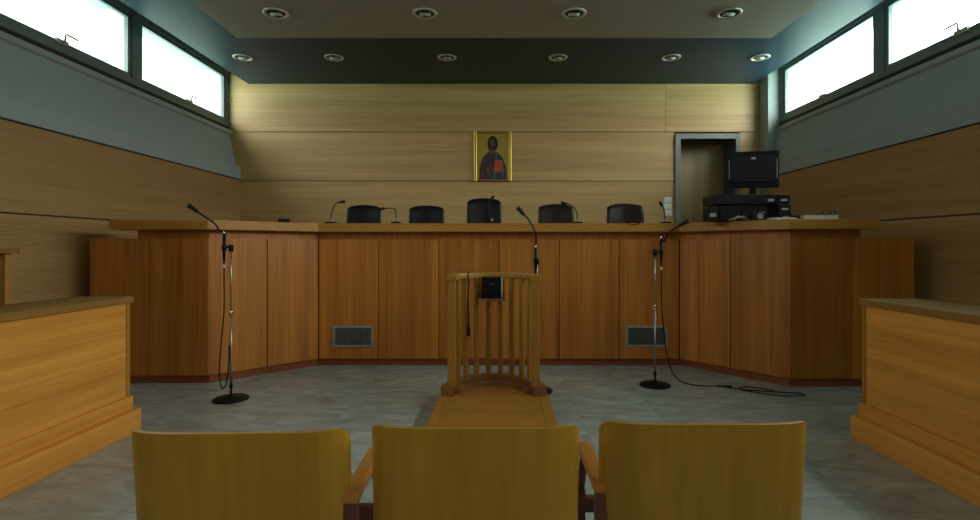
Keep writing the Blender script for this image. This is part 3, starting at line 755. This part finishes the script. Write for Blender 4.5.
for o in [r]:
    o.location.x -= 0.16
# taller desk against the left wall
t = thing('side_desk', 'taller brown wooden desk against the left wall, beyond the counsel desk', 'desk', (-3.8, 3.4, 0))
MB().box(-3.98, -3.58, 2.6, 3.88, 1.222, 1.262).build('desk_top', M['stand_dark'], t, 0.004)
MB().box(-3.98, -3.645, 2.63, 3.83, 0.0, 1.222).build('body', M['stand_dark'], t, 0.003)
MB().box(-3.645, -3.615, 3.80, 3.84, 0.0, 1.222).build('corner_strip', M['stand'], t, 0.003)

# ------------------------------------------------------------------ public chairs in the foreground
def public_chair(lab, arms, W):
    t = thing('plywood_armchair', lab, 'chair', (0, 0, 0), 'plywood armchairs in the front row')
    nx, nz, TH = 40, 22, 0.014
    # plan curve: flat middle, ends wrapping forwards
    xs, ys, ths = [0.0], [0.0], [0.0]
    N_ = 200
    for i in range(N_):
        s = (i+0.5)/N_; th = 1.6*s**5
        xs.append(xs[-1] + W*math.cos(th)/N_*1.05); ys.append(ys[-1] + W*math.sin(th)/N_); ths.append(1.6*((i+1)/N_)**5)
    zt, zb, R = 0.808, 0.40, 0.055
    def surf(u, v, off):
        i = min(N_, int(round(abs(u)*N_))); sx = 1 if u >= 0 else -1
        # rounded upper corners
        e = (1-abs(u))*W; top = zt
        if e < R: top = zt - (R - math.sqrt(max(0, R*R-(R-e)**2)))
        z = zb + (top-zb)*v
        th = ths[i]
        x = sx*(xs[i] - off*math.sin(th)*1.0); y = ys[i] + off*math.cos(th)
        rec = 0.085*(zt-z)                        # the back leans towards the camera at the top
        return (x, y + rec, z)
    us = [-1+2*k/nx for k in range(nx+1)]
    us = sorted(set([math.copysign(abs(u)**0.8, u) if u else 0.0 for u in us] + [s*(1-R/W*(1-math.cos(a))) for s in (-1, 1) for a in [math.pi/2*k/8 for k in range(9)]]))
    b = MB()
    A = [[b.bm.verts.new(surf(u, j/nz, 0)) for j in range(nz+1)] for u in us]
    B = [[b.bm.verts.new(surf(u, j/nz, TH)) for j in range(nz+1)] for u in us]
    n_ = len(us)
    for i in range(n_-1):
        for j in range(nz):
            b.bm.faces.new((A[i][j], A[i+1][j], A[i+1][j+1], A[i][j+1])).smooth = True
            b.bm.faces.new((B[i][j], B[i][j+1], B[i+1][j+1], B[i+1][j])).smooth = True
        b.bm.faces.new((A[i][nz], A[i+1][nz], B[i+1][nz], B[i][nz])); b.bm.faces.new((A[i][0], B[i][0], B[i+1][0], A[i+1][0]))
    for j in range(nz):
        b.bm.faces.new((A[0][j], A[0][j+1], B[0][j+1], B[0][j])); b.bm.faces.new((A[-1][j], B[-1][j], B[-1][j+1], A[-1][j+1]))
    bmesh.ops.remove_doubles(b.bm, verts=b.bm.verts, dist=1e-6)
    bo = b.build('backrest', M['chair'], t); es = bo.modifiers.new('edges', 'EDGE_SPLIT'); es.split_angle = math.radians(50)
    MB().box(-0.205, 0.205, 0.07, 0.50, 0.41, 0.43).build('seat', M['chair'], t, 0.008)
    for y0 in (0.07, 0.43):
        MB().box(-0.26, 0.26, y0, y0+0.03, 0.36, 0.41).build('seat_rail', M['chair_leg'], t, 0.003)
    for s, oo in zip((-1, 1), arms):
        a, c_ = sorted((s*(oo-0.044), s*oo))
        MB().box(a, c_, 0.05, 0.36, 0.605, 0.635).build('armrest', M['chair_arm'], t, 0.006)
        a, c_ = sorted((s*(oo-0.040), s*(oo-0.006)))
        MB().box(a, c_, 0.052, 0.088, 0.0, 0.606).build('leg', M['chair_leg'], t, 0.003)
        MB().box(a, c_, 0.43, 0.465, 0.0, 0.44, Matrix.Rotation(math.radians(0), 3, 'X')).build('leg', M['chair_leg'], t, 0.003)
        MB().tube([((a+c_)/2, 0.446, 0.43), ((a+c_)/2, 0.33, 0.61)], 0.015, 8).build('arm_strut', M['chair_leg'], t)
    return t
spots = [(-0.667, 1.285, 1.2, (0.25, 0.302), 0.295, 'light brown plywood armchair seen from behind, leftmost of the front row'),
         (-0.066, 1.32, -0.3, (0.25, 0.25), 0.293, 'light brown plywood armchair seen from behind, directly before the witness stand'),
         (0.549, 1.35, 0.0, (0.296, 0.25), 0.297, 'light brown plywood armchair seen from behind, rightmost of the front row')]
for x, y, a, arms, wd, lab in spots:
    o = public_chair(lab, arms, wd)
    o.location = (x, y, 0); o.rotation_euler.z = math.radians(a)

# ------------------------------------------------------------------ daylight
w = bpy.data.worlds.new('overcast_sky'); sc.world = w; w.use_nodes = True
N, L = w.node_tree.nodes, w.node_tree.links
bg = N['Background']
tc = N.new('ShaderNodeTexCoord'); sp = N.new('ShaderNodeSeparateXYZ'); L.new(tc.outputs['Generated'], sp.inputs[0])
up = N.new('ShaderNodeMapRange'); up.inputs['From Min'].default_value = -0.05; up.inputs['From Max'].default_value = 0.05
L.new(sp.outputs['Z'], up.inputs['Value'])
side = N.new('ShaderNodeMapRange'); side.inputs['From Min'].default_value = -1; side.inputs['From Max'].default_value = 1
side.inputs['To Min'].default_value = 0.45; side.inputs['To Max'].default_value = 2.2
dt = N.new('ShaderNodeVectorMath'); dt.operation = 'DOT_PRODUCT'; dt.inputs[1].default_value = (0.85, -0.53, 0)
L.new(tc.outputs['Generated'], dt.inputs[0]); L.new(dt.outputs['Value'], side.inputs['Value'])
mx = N.new('ShaderNodeMixRGB'); mx.inputs['Color1'].default_value = (1.35, 1.8, 1.55, 1); mx.inputs['Color2'].default_value = (1.0, 0.985, 0.93, 1)
L.new(up.outputs[0], mx.inputs['Fac'])
L.new(mx.outputs[0], bg.inputs['Color'])
st = N.new('ShaderNodeMath'); st.operation = 'MULTIPLY'; st.inputs[1].default_value = 4.0
hz = N.new('ShaderNodeMapRange'); hz.inputs['From Min'].default_value = 0.06; hz.inputs['From Max'].default_value = 0.32
hz.inputs['To Min'].default_value = 0.55; hz.inputs['To Max'].default_value = 1.25
L.new(sp.outputs['Z'], hz.inputs['Value'])
s2 = N.new('ShaderNodeMath'); s2.operation = 'MULTIPLY'
L.new(side.outputs[0], st.inputs[0]); L.new(st.outputs[0], s2.inputs[0]); L.new(hz.outputs[0], s2.inputs[1]); L.new(s2.outputs[0], bg.inputs['Strength'])
for sgn in (-1, 1):                              # portals in the window openings guide the sky sampling
    ld = bpy.data.lights.new('window_portal', 'AREA'); ld.shape = 'RECTANGLE'
    ld.size = 0.95; ld.size_y = 12.6; ld.cycles.is_portal = True
    o = bpy.data.objects.new('window_portal', ld); COL.objects.link(o)
    o.location = (sgn*4.62, 1.8, 3.52); o.rotation_euler = (0, math.radians(90)*sgn, 0)
    o['kind'] = 'helper'

# ------------------------------------------------------------------ camera and view
cam = bpy.data.cameras.new('camera'); co = bpy.data.objects.new('camera', cam); COL.objects.link(co)
cam.sensor_fit = 'HORIZONTAL'; cam.sensor_width = 36.0; cam.lens = 36.0*F/980
cam.shift_x = -10/980; cam.shift_y = -13/980
cam.clip_start = 0.02; cam.clip_end = 100
co.location = (0, 0, H); co.rotation_euler = (math.radians(90), 0, 0)
sc.camera = co
vs = sc.view_settings
vs.view_transform = 'Standard'; vs.look = 'None'; vs.gamma = 1.0; vs.use_curve_mapping = False
vs.exposure = 1.0
try:
    sc.cycles.use_denoising = True
    sc.cycles.max_bounces = 10; sc.cycles.diffuse_bounces = 6; sc.cycles.transparent_max_bounces = 16
    sc.cycles.sample_clamp_indirect = 8
except Exception: pass
